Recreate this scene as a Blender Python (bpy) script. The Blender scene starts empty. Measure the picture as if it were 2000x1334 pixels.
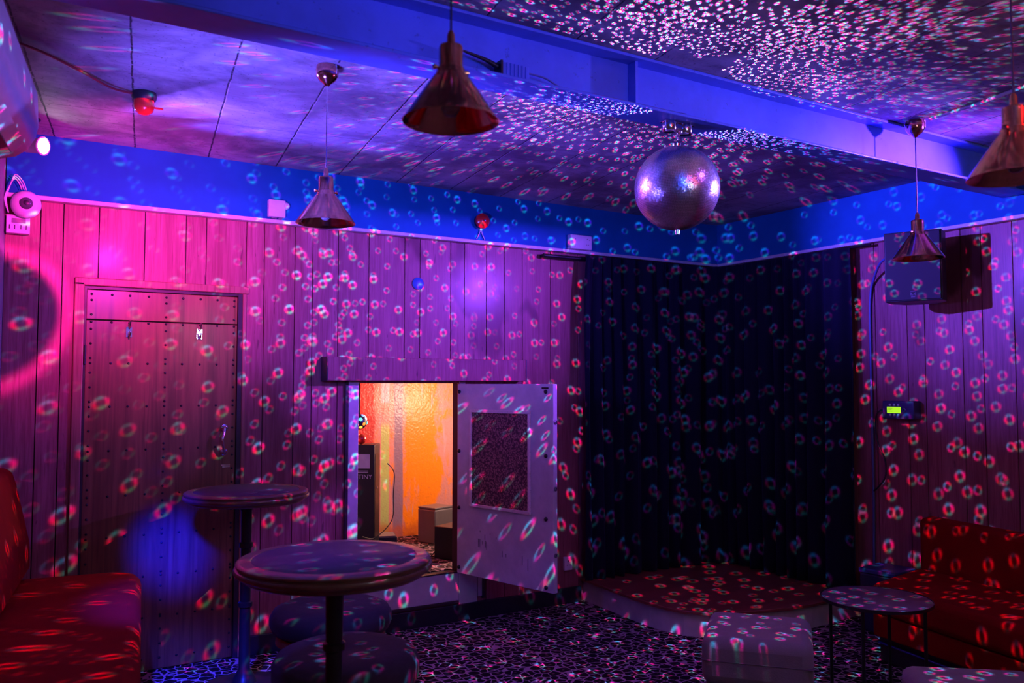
import bpy, bmesh, math, random
from mathutils import Vector, Matrix, Euler
random.seed(7)
C = bpy.context.scene.collection
PI = math.pi
sc = bpy.context.scene

# ------------------------------------------------------------------ helpers
class NT:
    """small node-tree builder"""
    def __init__(s, tree): s.t = tree; s.n = tree.nodes; s.l = tree.links
    def new(s, typ, **kw):
        nd = s.n.new(typ)
        for k, v in kw.items(): setattr(nd, k, v)
        return nd
    def put(s, sock, v):
        if hasattr(v, 'is_output'): s.l.new(v, sock)
        elif v is not None: sock.default_value = v
    def m(s, op, a, b=None, c=None):
        nd = s.new('ShaderNodeMath', operation=op)
        for i, v in enumerate((a, b, c)):
            if v is not None: s.put(nd.inputs[i], v)
        return nd.outputs[0]
    def v(s, op, a, b=None, sc=None):
        nd = s.new('ShaderNodeVectorMath', operation=op)
        s.put(nd.inputs[0], a)
        if b is not None: s.put(nd.inputs[1], b)
        if sc is not None: s.put(nd.inputs['Scale'], sc)
        return nd.outputs['Value'] if op in ('DOT_PRODUCT', 'LENGTH', 'DISTANCE') else nd.outputs[0]
    def xyz(s, x, y, z):
        nd = s.new('ShaderNodeCombineXYZ')
        for i, q in enumerate((x, y, z)): s.put(nd.inputs[i], q)
        return nd.outputs[0]
    def sep(s, a):
        nd = s.new('ShaderNodeSeparateXYZ'); s.put(nd.inputs[0], a); return nd.outputs
    def mix(s, f, a, b):
        nd = s.new('ShaderNodeMix', data_type='RGBA')
        s.put(nd.inputs[0], f); s.put(nd.inputs[6], a); s.put(nd.inputs[7], b)
        return nd.outputs[2]
    def ss(s, x, lo, hi, a=0.0, b=1.0):
        nd = s.new('ShaderNodeMapRange', interpolation_type='SMOOTHSTEP')
        s.put(nd.inputs[0], x); s.put(nd.inputs[1], lo); s.put(nd.inputs[2], hi)
        s.put(nd.inputs[3], a); s.put(nd.inputs[4], b)
        return nd.outputs[0]
    def noise(s, vec, scale, detail=3, rough=.5, dist=0):
        nd = s.new('ShaderNodeTexNoise')
        s.put(nd.inputs['Vector'], vec); nd.inputs['Scale'].default_value = scale
        nd.inputs['Detail'].default_value = detail; nd.inputs['Roughness'].default_value = rough
        nd.inputs['Distortion'].default_value = dist
        return nd.outputs['Fac']
    def stretch(s, vec, k):
        nd = s.new('ShaderNodeMapping'); s.put(nd.inputs[0], vec); nd.inputs['Scale'].default_value = k
        return nd.outputs[0]
    def pos(s):
        return s.new('ShaderNodeNewGeometry').outputs['Position']
    def obj(s):
        return s.new('ShaderNodeTexCoord').outputs['Object']

MATS = {}
def mat(name, col=(.5, .5, .5), rough=.5, metal=0.0, spec=.5, coat=0.0, emit=None, estr=0.0, build=None, trans=0.0):
    if name in MATS: return MATS[name]
    m = bpy.data.materials.new(name); m.use_nodes = True
    t = NT(m.node_tree); b = m.node_tree.nodes['Principled BSDF']
    b.inputs['Base Color'].default_value = (*col, 1)
    b.inputs['Roughness'].default_value = rough
    b.inputs['Metallic'].default_value = metal
    b.inputs['Specular IOR Level'].default_value = spec
    b.inputs['Coat Weight'].default_value = coat
    b.inputs['Coat Roughness'].default_value = .2
    b.inputs['Transmission Weight'].default_value = trans
    if emit:
        b.inputs['Emission Color'].default_value = (*emit, 1); b.inputs['Emission Strength'].default_value = estr
    if build is None:
        # faint procedural variation in tone and gloss so nothing is a flat plastic colour
        n = t.noise(t.obj(), 18, 4, .6)
        t.l.new(t.mix(n, (*[c * .8 for c in col], 1), (*[min(1, c * 1.15) for c in col], 1)), b.inputs['Base Color'])
        t.l.new(t.m('ADD', t.m('MULTIPLY', n, .12), max(0, rough - .06)), b.inputs['Roughness'])
    else: build(t, b)
    MATS[name] = m
    return m
def bump(t, b, h, dist=.002, strength=.5):
    nd = t.new('ShaderNodeBump'); nd.inputs['Distance'].default_value = dist; nd.inputs['Strength'].default_value = strength
    t.put(nd.inputs['Height'], h); t.l.new(nd.outputs[0], b.inputs['Normal'])

def wood(dark, light, axis='z', sx=60, coatw=.12, rough=.46, stains=False, src='pos'):
    def f(t, b):
        p = t.pos() if src == 'pos' else t.obj()
        k = {'z': (1, 1, .06), 'x': (.06, 1, 1), 'y': (1, .06, 1)}[axis]
        q = t.stretch(p, k)
        n1 = t.noise(q, sx, 5, .65, .6); n2 = t.noise(q, 7, 3, .5, 1.2)
        n = t.ss(t.m('ADD', t.m('MULTIPLY', n1, .6), t.m('MULTIPLY', n2, .4)), .32, .68)
        col = t.mix(n, (*dark, 1), (*light, 1))
        isl = t.new('ShaderNodeNewGeometry').outputs['Random Per Island']
        col = t.mix(t.m('MULTIPLY', isl, .38), col, (dark[0]*.55, dark[1]*.6, dark[2]*.45, 1))
        pores = t.ss(t.noise(t.stretch(p, tuple(.35*q_ if q_ < 1 else q_ for q_ in k)), sx*3.2, 2, .5), .56, .66)
        col = t.mix(t.m('MULTIPLY', pores, .42), col, (dark[0]*.5, dark[1]*.4, dark[2]*.35, 1))
        if stains:   # dark damp blotches that sit in the boards themselves
            s1 = t.ss(t.noise(t.stretch(p, (1, 1, .55)), 3.1, 2, .5), .57, .62)
            z = t.sep(p)[2]
            s1 = t.m('MULTIPLY', t.m('MULTIPLY', s1, t.ss(z, 1.55, 1.75)), t.ss(t.sep(p)[0], 1.8, 2.15))
            col = t.mix(t.m('MULTIPLY', s1, .85), col, (dark[0]*.45, dark[1]*.3, dark[2]*.3, 1))
            vor = t.noise(t.stretch(p, (1, 1, .2)), 42, 2, .4)
            col = t.mix(t.m('MULTIPLY', t.ss(vor, .72, .76), .5), col, (.02, .01, .01, 1))
        t.l.new(col, b.inputs['Base Color'])
        t.l.new(t.m('ADD', t.m('MULTIPLY', n1, .25), rough - .12), b.inputs['Roughness'])
        b.inputs['Coat Weight'].default_value = coatw
        bump(t, b, n1, .0012, .4)
    return f

def leopard(t, b):
    p = t.pos()
    warp = t.new('ShaderNodeTexNoise'); t.put(warp.inputs['Vector'], p); warp.inputs['Scale'].default_value = 22; warp.inputs['Detail'].default_value = 2
    q = t.v('ADD', p, t.v('SCALE', t.v('SUBTRACT', warp.outputs['Color'], (.5, .5, .5)), sc=.03))
    q = t.stretch(q, (1, 1, 0))
    def vor(feat):
        nd = t.new('ShaderNodeTexVoronoi', feature=feat); t.put(nd.inputs['Vector'], q)
        nd.inputs['Scale'].default_value = 19; nd.inputs['Randomness'].default_value = .72
        return nd
    e = vor('DISTANCE_TO_EDGE').outputs['Distance']
    d = vor('F1').outputs['Distance']
    outer = t.ss(e, .04, .075)                # light net between the rosettes
    inner = t.ss(d, .12, .20)                 # paler heart
    brk = t.ss(t.noise(p, 45, 2, .5), .27, .34)  # breaks in the rings
    ring = t.m('MULTIPLY', t.m('MULTIPLY', outer, inner), brk)
    col = t.mix(outer, (.62, .42, .50, 1), (.20, .10, .10, 1))
    col = t.mix(ring, col, (.012, .009, .012, 1))
    pile = t.noise(p, 420, 2, .6)
    col = t.mix(t.m('MULTIPLY', pile, .4), col, (.02, .01, .02, 1))
    t.l.new(col, b.inputs['Base Color'])
    b.inputs['Roughness'].default_value = .95; b.inputs['Specular IOR Level'].default_value = .1
    bump(t, b, pile, .004, .6)

A8 = math.radians(8.0)
DU = Vector((math.sin(A8), math.cos(A8), 0)); DV = Vector((DU.y, -DU.x, 0))
def UV(u, v, z=0): return DU * u + DV * v + Vector((0, 0, z))

def ceiling_mat(t, b):
    p = t.pos()
    v = t.v('DOT_PRODUCT', p, tuple(DV)); u = t.v('DOT_PRODUCT', p, tuple(DU))
    wob = t.m('MULTIPLY', t.m('SUBTRACT', t.noise(p, 9, 3, .7), .5), .012)
    vv = t.m('ADD', t.m('ADD', v, .063), wob)
    fr = t.m('ABSOLUTE', t.m('SUBTRACT', t.m('FRACT', t.m('ADD', t.m('DIVIDE', vv, .362), .5)), .5))
    seam = t.m('SUBTRACT', 1.0, t.ss(t.m('ADD', fr, t.m('MULTIPLY', t.noise(p, 55, 2, .6), .012)), .010, .020))
    seam = t.m('MULTIPLY', seam, t.ss(t.noise(p, 40, 2, .5), .30, .45))
    uu = t.m('ADD', u, wob)
    fr2 = t.m('ABSOLUTE', t.m('SUBTRACT', t.m('FRACT', t.m('ADD', t.m('DIVIDE', uu, 1.22), .1)), .5))
    seam2 = t.m('MULTIPLY', t.m('SUBTRACT', 1.0, t.ss(fr2, .001, .004)), .6)
    cloud = t.noise(p, 2.2, 5, .62, .4)
    streak = t.noise(t.stretch(p, (.22, 2.2, 1)), 14, 5, .7, .8)
    col = t.mix(t.ss(cloud, .36, .64), (.17, .15, .18, 1), (.46, .42, .46, 1))
    grime = t.ss(t.noise(p, 5.5, 6, .75, .5), .52, .66)
    col = t.mix(t.m('MULTIPLY', grime, .45), col, (.10, .085, .11, 1))
    col = t.mix(t.m('MULTIPLY', t.ss(streak, .5, .75), .55), col, (.13, .11, .12, 1))
    speck = t.ss(t.noise(p, 75, 1, .3), .70, .74)
    col = t.mix(t.m('MULTIPLY', speck, .6), col, (.03, .03, .05, 1))
    col = t.mix(t.m('MAXIMUM', seam, seam2), col, (.025, .02, .035, 1))
    t.l.new(col, b.inputs['Base Color']); b.inputs['Roughness'].default_value = .7
    bump(t, b, t.m('SUBTRACT', t.m('ADD', streak, t.m('MULTIPLY', cloud, 2)), t.m('MULTIPLY', seam, 3)), .004, .5)

def painted(col, dirt=.35, rough=.45, scale=6):
    def f(t, b):
        p = t.pos()
        n = t.noise(p, scale, 4, .65); sp = t.ss(t.noise(p, 34, 3, .7), .64, .72)
        c = t.mix(t.ss(n, .3, .7), (*[x * .82 for x in col], 1), (*col, 1))
        c = t.mix(t.m('MULTIPLY', sp, dirt), c, (*[x * .3 for x in col], 1))
        t.l.new(c, b.inputs['Base Color']); b.inputs['Roughness'].default_value = rough
        bump(t, b, n, .003, .3)
    return f

def foil(t, b):
    """patchy glossy panel inside the hatch, orange light and glass reflections painted in"""
    p = t.pos(); x, y, z = t.sep(p)
    q = t.stretch(p, (1, 1, .5))
    n = t.noise(q, 6.5, 6, .72, .6); n2 = t.noise(t.stretch(p, (1, 1, .15)), 12, 4, .6, .5); fine = t.noise(p, 90, 2, .6)
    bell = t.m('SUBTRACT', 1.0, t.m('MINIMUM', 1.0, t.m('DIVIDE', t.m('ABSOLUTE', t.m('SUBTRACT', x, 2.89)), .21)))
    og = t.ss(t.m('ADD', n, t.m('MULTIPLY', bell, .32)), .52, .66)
    c = t.mix(og, (.70, .31, .28, 1), (1.0, .30, .012, 1))  # orange light and coloured reflections are put into the panel colour
    c = t.mix(t.m('MULTIPLY', t.ss(n2, .62, .7), .5), c, (.50, .42, .55, 1))
    # darker red strip and grey stripes at the left-hand end
    c = t.mix(t.m('SUBTRACT', 1.0, t.ss(t.m('ADD', x, t.m('MULTIPLY', n, .06)), 2.50, 2.53)), c, (.5, .05, .05, 1))
    stripe = t.m('MULTIPLY', t.ss(t.m('ADD', x, t.m('MULTIPLY', n2, .06)), 2.66, 2.675), t.m('SUBTRACT', 1.0, t.ss(t.m('ADD', x, t.m('MULTIPLY', n2, .06)), 2.74, 2.755)))
    c = t.mix(t.m('MULTIPLY', stripe, .85), c, (.22, .19, .33, 1))
    stripe2 = t.m('MULTIPLY', t.ss(x, 2.535, 2.54), t.m('SUBTRACT', 1.0, t.ss(x, 2.60, 2.61)))
    lo = t.m('MULTIPLY', stripe2, t.m('SUBTRACT', 1.0, t.ss(z, 1.12, 1.2)))
    hi = t.m('MULTIPLY', stripe2, t.ss(z, 1.32, 1.34))
    c = t.mix(t.m('MULTIPLY', lo, .85), c, (.45, .72, .2, 1))
    c = t.mix(t.m('MULTIPLY', hi, .8), c, (.8, .6, .85, 1))
    c = t.mix(t.m('MULTIPLY', t.ss(fine, .6, .7), .35), c, (.45, .15, .1, 1))
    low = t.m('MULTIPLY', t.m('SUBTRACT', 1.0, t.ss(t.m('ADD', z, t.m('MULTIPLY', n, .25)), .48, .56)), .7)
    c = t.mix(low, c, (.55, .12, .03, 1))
    t.l.new(c, b.inputs['Base Color']); b.inputs['Roughness'].default_value = .28
    bump(t, b, t.m('ADD', t.noise(p, 70, 2, .5), t.m('MULTIPLY', n, 2)), .004, .6)

def cork(t, b):
    p = t.obj()
    n = t.noise(p, 70, 4, .75); vd = t.new('ShaderNodeTexVoronoi'); t.put(vd.inputs['Vector'], p); vd.inputs['Scale'].default_value = 95
    c = t.mix(t.ss(n, .35, .65), (.16, .055, .06, 1), (.42, .22, .17, 1))
    c = t.mix(t.ss(vd.outputs['Distance'], .45, .6), c, (.08, .03, .04, 1))
    t.l.new(c, b.inputs['Base Color']); b.inputs['Roughness'].default_value = .9
    bump(t, b, n, .002, .6)

def velvet(t, b):
    p = t.pos()
    n = t.noise(p, 260, 2, .6)
    t.l.new(t.mix(n, (.003, .004, .010, 1), (.013, .017, .040, 1)), b.inputs['Base Color'])
    b.inputs['Roughness'].default_value = .9; b.inputs['Specular IOR Level'].default_value = .15
    b.inputs['Sheen Weight'].default_value = .15; b.inputs['Sheen Roughness'].default_value = .5
    b.inputs['Sheen Tint'].default_value = (.3, .4, .8, 1)
    bump(t, b, n, .001, .5)

def fabric(col, sheen=.2, scale=160):
    def f(t, b):
        p = t.obj(); n = t.noise(p, scale, 3, .6); w = t.noise(p, 6, 3, .5)
        c = t.mix(n, (*[x * .7 for x in col], 1), (*col, 1))
        c = t.mix(t.m('MULTIPLY', t.ss(w, .45, .75), .35), c, (*[x * .5 for x in col], 1))
        t.l.new(c, b.inputs['Base Color']); b.inputs['Roughness'].default_value = .8
        b.inputs['Sheen Weight'].default_value = sheen; b.inputs['Specular IOR Level'].default_value = .12
        bump(t, b, t.m('ADD', n, t.m('MULTIPLY', w, 6)), .003, .35)
    return f

def copper_build(t, b):
    p = t.obj(); n = t.noise(t.stretch(p, (1, 1, 14)), 9, 3, .6)
    t.l.new(t.mix(n, (.62, .25, .17, 1), (.85, .42, .30, 1)), b.inputs['Base Color'])
    b.inputs['Metallic'].default_value = 1; t.l.new(t.m('ADD', t.m('MULTIPLY', n, .12), .07), b.inputs['Roughness'])

M = dict(
    panel=mat('panel_wood', build=wood((.30, .075, .09), (.52, .17, .20), stains=True)),
    panel_gap=mat('panel_gap', (.03, .015, .02), .9),
    door=mat('door_wood', build=wood((.17, .055, .03), (.38, .15, .06), sx=26, coatw=.5, rough=.36)),
    jamb=mat('jamb_dark', (.035, .025, .03), .4),
    frame_wood=mat('frame_wood', build=wood((.30, .10, .07), (.48, .20, .14), sx=50)),
    frieze=mat('frieze_paint', build=painted((.008, .17, .42), .08, .6, 3)),
    beam=mat('beam_paint', build=painted((.13, .24, .80), .5, .38, 5)),
    ceiling=mat('ceiling_board', build=ceiling_mat),
    trim=mat('white_trim', build=painted((.72, .68, .72), .25, .4, 20)),
    white=mat('white_plastic', (.75, .73, .76), .35),
    cream=mat('cream_paint', build=painted((.66, .60, .58), .12, .5, 8)),
    base=mat('skirting_black', build=painted((.02, .02, .03), .2, .32, 12)),
    carpet=mat('leopard_carpet', build=leopard),
    foil=mat('orange_panel', build=foil),
    cork=mat('cork', build=cork),
    velvet=mat('curtain_velvet', build=velvet),
    red=mat('red_upholstery', build=fabric((.34, .003, .006), .0)),
    leather=mat('dark_leatherette', build=fabric((.055, .045, .06), .05, 60)),
    grey=mat('grey_upholstery', build=fabric((.27, .23, .25), .25, 220)),
    stage=mat('stage_boards', build=wood((.24, .05, .04), (.38, .09, .065), axis='x', sx=40, coatw=.35)),
    copper=mat('copper', build=copper_build),
    chrome=mat('chrome', (.82, .82, .85), .12, 1.0),
    mirror=mat('mirror_tile', (1.0, .95, 1.0), .30, 1.0),
    black=mat('black_plastic', (.018, .018, .022), .42),
    blackmetal=mat('black_metal', (.02, .02, .024), .35, .3),
    greymetal=mat('grey_metal', (.20, .19, .22), .4, .5),
    edge=mat('table_edge_wood', build=wood((.10, .045, .03), (.22, .11, .06), axis='x', sx=30, coatw=.5, src='obj')),
    inlay=mat('table_inlay', (.05, .045, .075), .55),
    legwood=mat('leg_wood', build=wood((.20, .06, .03), (.36, .14, .07), sx=40, src='obj')),
    lcd=mat('lcd', (.05, .1, .0), .3, emit=(.45, .9, .02), estr=.9),
    redplastic=mat('red_plastic', (.75, .02, .02), .22, coat=.5),
    blueplastic=mat('blue_plastic', (.03, .15, .45), .4),
    cableblue=mat('cable_sleeve', (.10, .14, .35), .4),
    cablewhite=mat('cable_white', (.7, .7, .72), .4),
    cableblack=mat('cable_black', (.012, .012, .015), .5),
    cablered=mat('cable_red', (.35, .03, .04), .5),
    lens=mat('lamp_lens', (.8, .8, .8), .2, emit=(.80, .95, .85), estr=30),
    bulb=mat('bulb_glass', (.9, .9, .95), .04, trans=.85),
    soffit=mat('plain_wall', build=painted((.30, .25, .28), .2, .7, 4)),
    laminate=mat('side_table_top', (.16, .12, .15), .3),
)

for k_, v_ in (('frieze', .12), ('panel', .3), ('beam', .3)):
    M[k_].node_tree.nodes['Principled BSDF'].inputs['Specular IOR Level'].default_value = v_

def obj(name, bm, m, parent=None, smooth=None, bevel=0, sub=0):
    me = bpy.data.meshes.new(name); bm.normal_update(); bm.to_mesh(me); bm.free()
    me.materials.append(m)
    o = bpy.data.objects.new(name, me); C.objects.link(o)
    if parent is not None: o.parent = parent
    if smooth is not None:
        for p in me.polygons: p.use_smooth = True
        if smooth < 180:
            try: me.set_sharp_from_angle(angle=math.radians(smooth))
            except Exception: pass
    if bevel:
        b = o.modifiers.new('bevel', 'BEVEL'); b.width = bevel; b.segments = 3; b.limit_method = 'ANGLE'; b.angle_limit = math.radians(40)
        if smooth is None:
            for p in me.polygons: p.use_smooth = True
            try: me.set_sharp_from_angle(angle=math.radians(50))
            except Exception: pass
    if sub:
        s = o.modifiers.new('sub', 'SUBSURF'); s.levels = sub; s.render_levels = sub
    return o
def BM(): return bmesh.new()
def bx(bm, x0, x1, y0, y1, z0, z1, mtx=None):
    vs = [bm.verts.new(Vector(p) if mtx is None else mtx @ Vector(p)) for p in
          [(x0,y0,z0),(x1,y0,z0),(x1,y1,z0),(x0,y1,z0),(x0,y0,z1),(x1,y0,z1),(x1,y1,z1),(x0,y1,z1)]]
    for f in [(0,3,2,1),(4,5,6,7),(0,1,5,4),(1,2,6,5),(2,3,7,6),(3,0,4,7)]: bm.faces.new([vs[i] for i in f])
    return bm
def prism(bm, pts, z0, z1, fn=None):
    """outline (a, b) extruded along the third axis; fn maps (a, b, c) to a point"""
    fn = fn or (lambda a, b, c: (a, b, c))
    lo = [bm.verts.new(fn(a, b, z0)) for a, b in pts]; hi = [bm.verts.new(fn(a, b, z1)) for a, b in pts]
    n = len(pts)
    bm.faces.new(lo[::-1]); bm.faces.new(hi)
    for i in range(n): bm.faces.new((lo[i], lo[(i+1) % n], hi[(i+1) % n], hi[i]))
    bmesh.ops.recalc_face_normals(bm, faces=bm.faces)
    return bm
def lathe(bm, prof, seg=40, mtx=None, cap=True):
    rings = []
    for r, z in prof:
        ring = []
        for k in range(seg):
            a = 2*PI*k/seg; p = Vector((r*math.cos(a), r*math.sin(a), z))
            ring.append(bm.verts.new(mtx @ p if mtx else p))
        rings.append(ring)
    for i in range(len(rings)-1):
        for k in range(seg):
            bm.faces.new((rings[i][k], rings[i][(k+1) % seg], rings[i+1][(k+1) % seg], rings[i+1][k]))
    if cap:
        if prof[0][0] > 1e-5: bm.faces.new(rings[0][::-1])
        if prof[-1][0] > 1e-5: bm.faces.new(rings[-1])
    bmesh.ops.remove_doubles(bm, verts=bm.verts, dist=1e-6)
    bmesh.ops.recalc_face_normals(bm, faces=bm.faces)
    return bm
def spline(pts, n=8):
    pts = [Vector(p) for p in pts]; out = []
    P = [pts[0]] + pts + [pts[-1]]
    for i in range(1, len(P)-2):
        for k in range(n):
            t = k/n; a, b, c, d = P[i-1], P[i], P[i+1], P[i+2]
            out.append(.5*((2*b)+(c-a)*t+(2*a-5*b+4*c-d)*t*t+(3*b-a-3*c+d)*t**3))
    out.append(pts[-1]); return out
def tube(bm, pts, r, seg=10, curve=True, radii=None):
    P = spline(pts) if curve and len(pts) > 2 else [Vector(p) for p in pts]
    ref = None; rings = []
    for i, p in enumerate(P):
        d = (P[min(i+1, len(P)-1)] - P[max(i-1, 0)]).normalized()
        if ref is None:
            ref = d.orthogonal().normalized()
        ref = (ref - d*ref.dot(d)).normalized(); b = d.cross(ref)
        rr = r if radii is None else radii[0] + (radii[1]-radii[0])*i/(len(P)-1)
        rings.append([bm.verts.new(p + (ref*math.cos(2*PI*k/seg) + b*math.sin(2*PI*k/seg))*rr) for k in range(seg)])
    for i in range(len(rings)-1):
        for k in range(seg): bm.faces.new((rings[i][k], rings[i][(k+1) % seg], rings[i+1][(k+1) % seg], rings[i+1][k]))
    bm.faces.new(rings[0][::-1]); bm.faces.new(rings[-1])
    bmesh.ops.recalc_face_normals(bm, faces=bm.faces)
    return bm
def tag(o, label, cat, group=None):
    o['label'] = label; o['category'] = cat
    if group: o['group'] = group
    return o
def thing(name, label, cat, loc=(0, 0, 0), rz=0, group=None):
    o = bpy.data.objects.new(name, None); C.objects.link(o); o.empty_display_size = .05
    o.location = loc; o.rotation_euler = (0, 0, rz)
    return tag(o, label, cat, group)
def struct(name, bm, m, **kw):
    o = obj(name, bm, m, **kw); o['kind'] = 'structure'; return o
def aim(v):
    """rotation taking local -Z to direction v"""
    return Vector(v).to_track_quat('-Z', 'Y')

# ------------------------------------------------------------------ the room
XL, YB, XR, CE, FZ = .034, 4.75, 4.78, 2.695, 2.393
YN = -1.6
HOLE_D = (.385, 1.162, 0, 1.965)      # door
HOLE_H = (1.845, 2.515, .30, 1.478)   # hatch
wl = lambda u: UV(u, -.627)
cornerL = Vector((XL, YB, 0)); uN = (YN - 0) / DU.y
pL = lambda y: XL - (YB - y) * math.tan(A8)

bm = BM()
prism(bm, [(pL(YN)-.1, YN-.1), (XR+.1, YN-.1), (XR+.1, YB+.02), (XL-.1, YB+.02)], -.1, 0)
struct('floor', bm, M['carpet'])
bm = BM()
prism(bm, [(pL(YN)-.1, YN-.1), (XR+.1, YN-.1), (XR+.1, YB+.1), (XL-.1, YB+.1)], CE, CE+.1)
struct('ceiling', bm, M['ceiling'])

def cut(x0, x1, z0, z1, holes):
    """rectangles that fill x0..x1 by z0..z1 except for the holes"""
    zs = sorted({z0, z1} | {h[2] for h in holes if h[0] < x1 and h[1] > x0} | {h[3] for h in holes if h[0] < x1 and h[1] > x0})
    out = []
    for a, b in zip(zs[:-1], zs[1:]):
        segs = [(x0, x1)]
        for h in holes:
            if h[2] < b - 1e-6 and h[3] > a + 1e-6:
                ns = []
                for s, e in segs:
                    if h[1] <= s or h[0] >= e: ns.append((s, e)); continue
                    if h[0] > s: ns.append((s, h[0]))
                    if h[1] < e: ns.append((h[1], e))
                segs = ns
        out += [(s, e, a, b) for s, e in segs if e - s > 1e-4]
    return out
holes = [HOLE_D, HOLE_H]
bm = BM()
plk = [.034, .185, .285, .446, .662, .866, .971, 1.185, 1.284, 1.458, 1.562, 1.716, 1.907, 2.14, 2.243, 2.456, 2.555, 2.716, 2.852, 2.991, 3.216, 3.443, 3.65, 3.78, 3.98, 4.1, 4.35, 4.5, 4.78]
for a, b in zip(plk[:-1], plk[1:]):
    for s, e, z0, z1 in cut(a+.0025, b-.0025, 0, FZ+.01, holes): bx(bm, s, e, YB, YB+.012, z0, z1)
wall_back = struct('wall_back', bm, M['panel'])
bm = BM()
for s, e, z0, z1 in cut(XL-.1, XR+.1, 0, CE, holes): bx(bm, s, e, YB+.012, YB+.08, z0, z1)
g = obj('backing', bm, M['panel_gap'], wall_back)
bm = BM()
ys = [YB, 4.6, 4.42, 4.2, 4.05, 3.8, 3.62, 3.379, 3.16, 3.046, 2.812, 2.694, 2.519, 2.35, 2.2, 1.98, 1.85, 1.6, 1.4, 1.2, 1.0, .8, .55, .4, .1, -.2, -.5, -.8, -1.1, -1.35, YN]
for a, b in zip(ys[:-1], ys[1:]): bx(bm, XR, XR+.012, b+.0025, a-.0025, 0, FZ+.01)
wall_right = struct('wall_right', bm, M['panel'])
bm = BM(); bx(bm, XR+.012, XR+.08, YN, YB+.08, 0, CE); obj('backing', bm, M['panel_gap'], wall_right)
bm = BM()
u0, u1 = YN/DU.y - .1, (cornerL.dot(DU))
prism(bm, [(u0, -.627), (u1+.02, -.627), (u1+.02, -.70), (u0, -.70)], 0, CE, lambda a, b, c: UV(a, b, c))
struct('wall_left', bm, M['soffit'])
bm = BM(); bx(bm, pL(YN)-.1, XR+.08, YN-.08, YN, 0, CE); struct('wall_near', bm, M['soffit'])

# frieze, white bead under it, skirting
bm = BM(); bx(bm, XL, XR, YB-.04, YB+.012, FZ, CE); bx(bm, XR-.04, XR+.012, YN, YB-.04, FZ, CE); struct('trim_1', bm, M['frieze'])
bm = BM(); bx(bm, XL, XR, YB-.052, YB-.001, FZ-.022, FZ); bx(bm, XR-.052, XR-.001, YN, YB-.052, FZ-.022, FZ)
struct('trim_2', bm, M['trim'], bevel=.004)
bm = BM()
bx(bm, 1.20, 3.452, YB-.022, YB-.001, .001, .105); bx(bm, XL, .36, YB-.022, YB-.001, .001, .105)
struct('baseboard_back', bm, M['base'], bevel=.004)
bm = BM(); bx(bm, XR-.02, XR-.001, YN, 3.4, .001, .105); struct('baseboard_right', bm, M['base'], bevel=.004)

# steel beam across the room
beam = thing('steel_beam', 'long blue painted steel I-beam running across the ceiling', 'beam', (0, 0, CE))
def beampart(name, boxes, par=beam, m='beam', **kw):
    bm = BM()
    for b_ in boxes: bx(bm, *b_[:4], b_[4]-CE, b_[5]-CE)
    return obj(name, bm, M[m], par, **kw)
BY0, BY1, BZ = 2.395, 2.545, 2.50
beampart('web', [(pL(2.47)+.005, XR-.045, 2.464, 2.476, BZ+.012, CE-.013)])
beampart('lower_flange', [(pL(2.47)+.025, XR-.045, BY0, BY1, BZ, BZ+.011)], bevel=.003)
beampart('upper_flange', [(pL(2.47)+.025, XR-.045, BY0, BY1, CE-.013, CE-.001)], bevel=.003)
beampart('stiffener_plate', [(2.025, 2.037, BY0+.024, 2.463, BZ+.012, CE-.014)])

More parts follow.
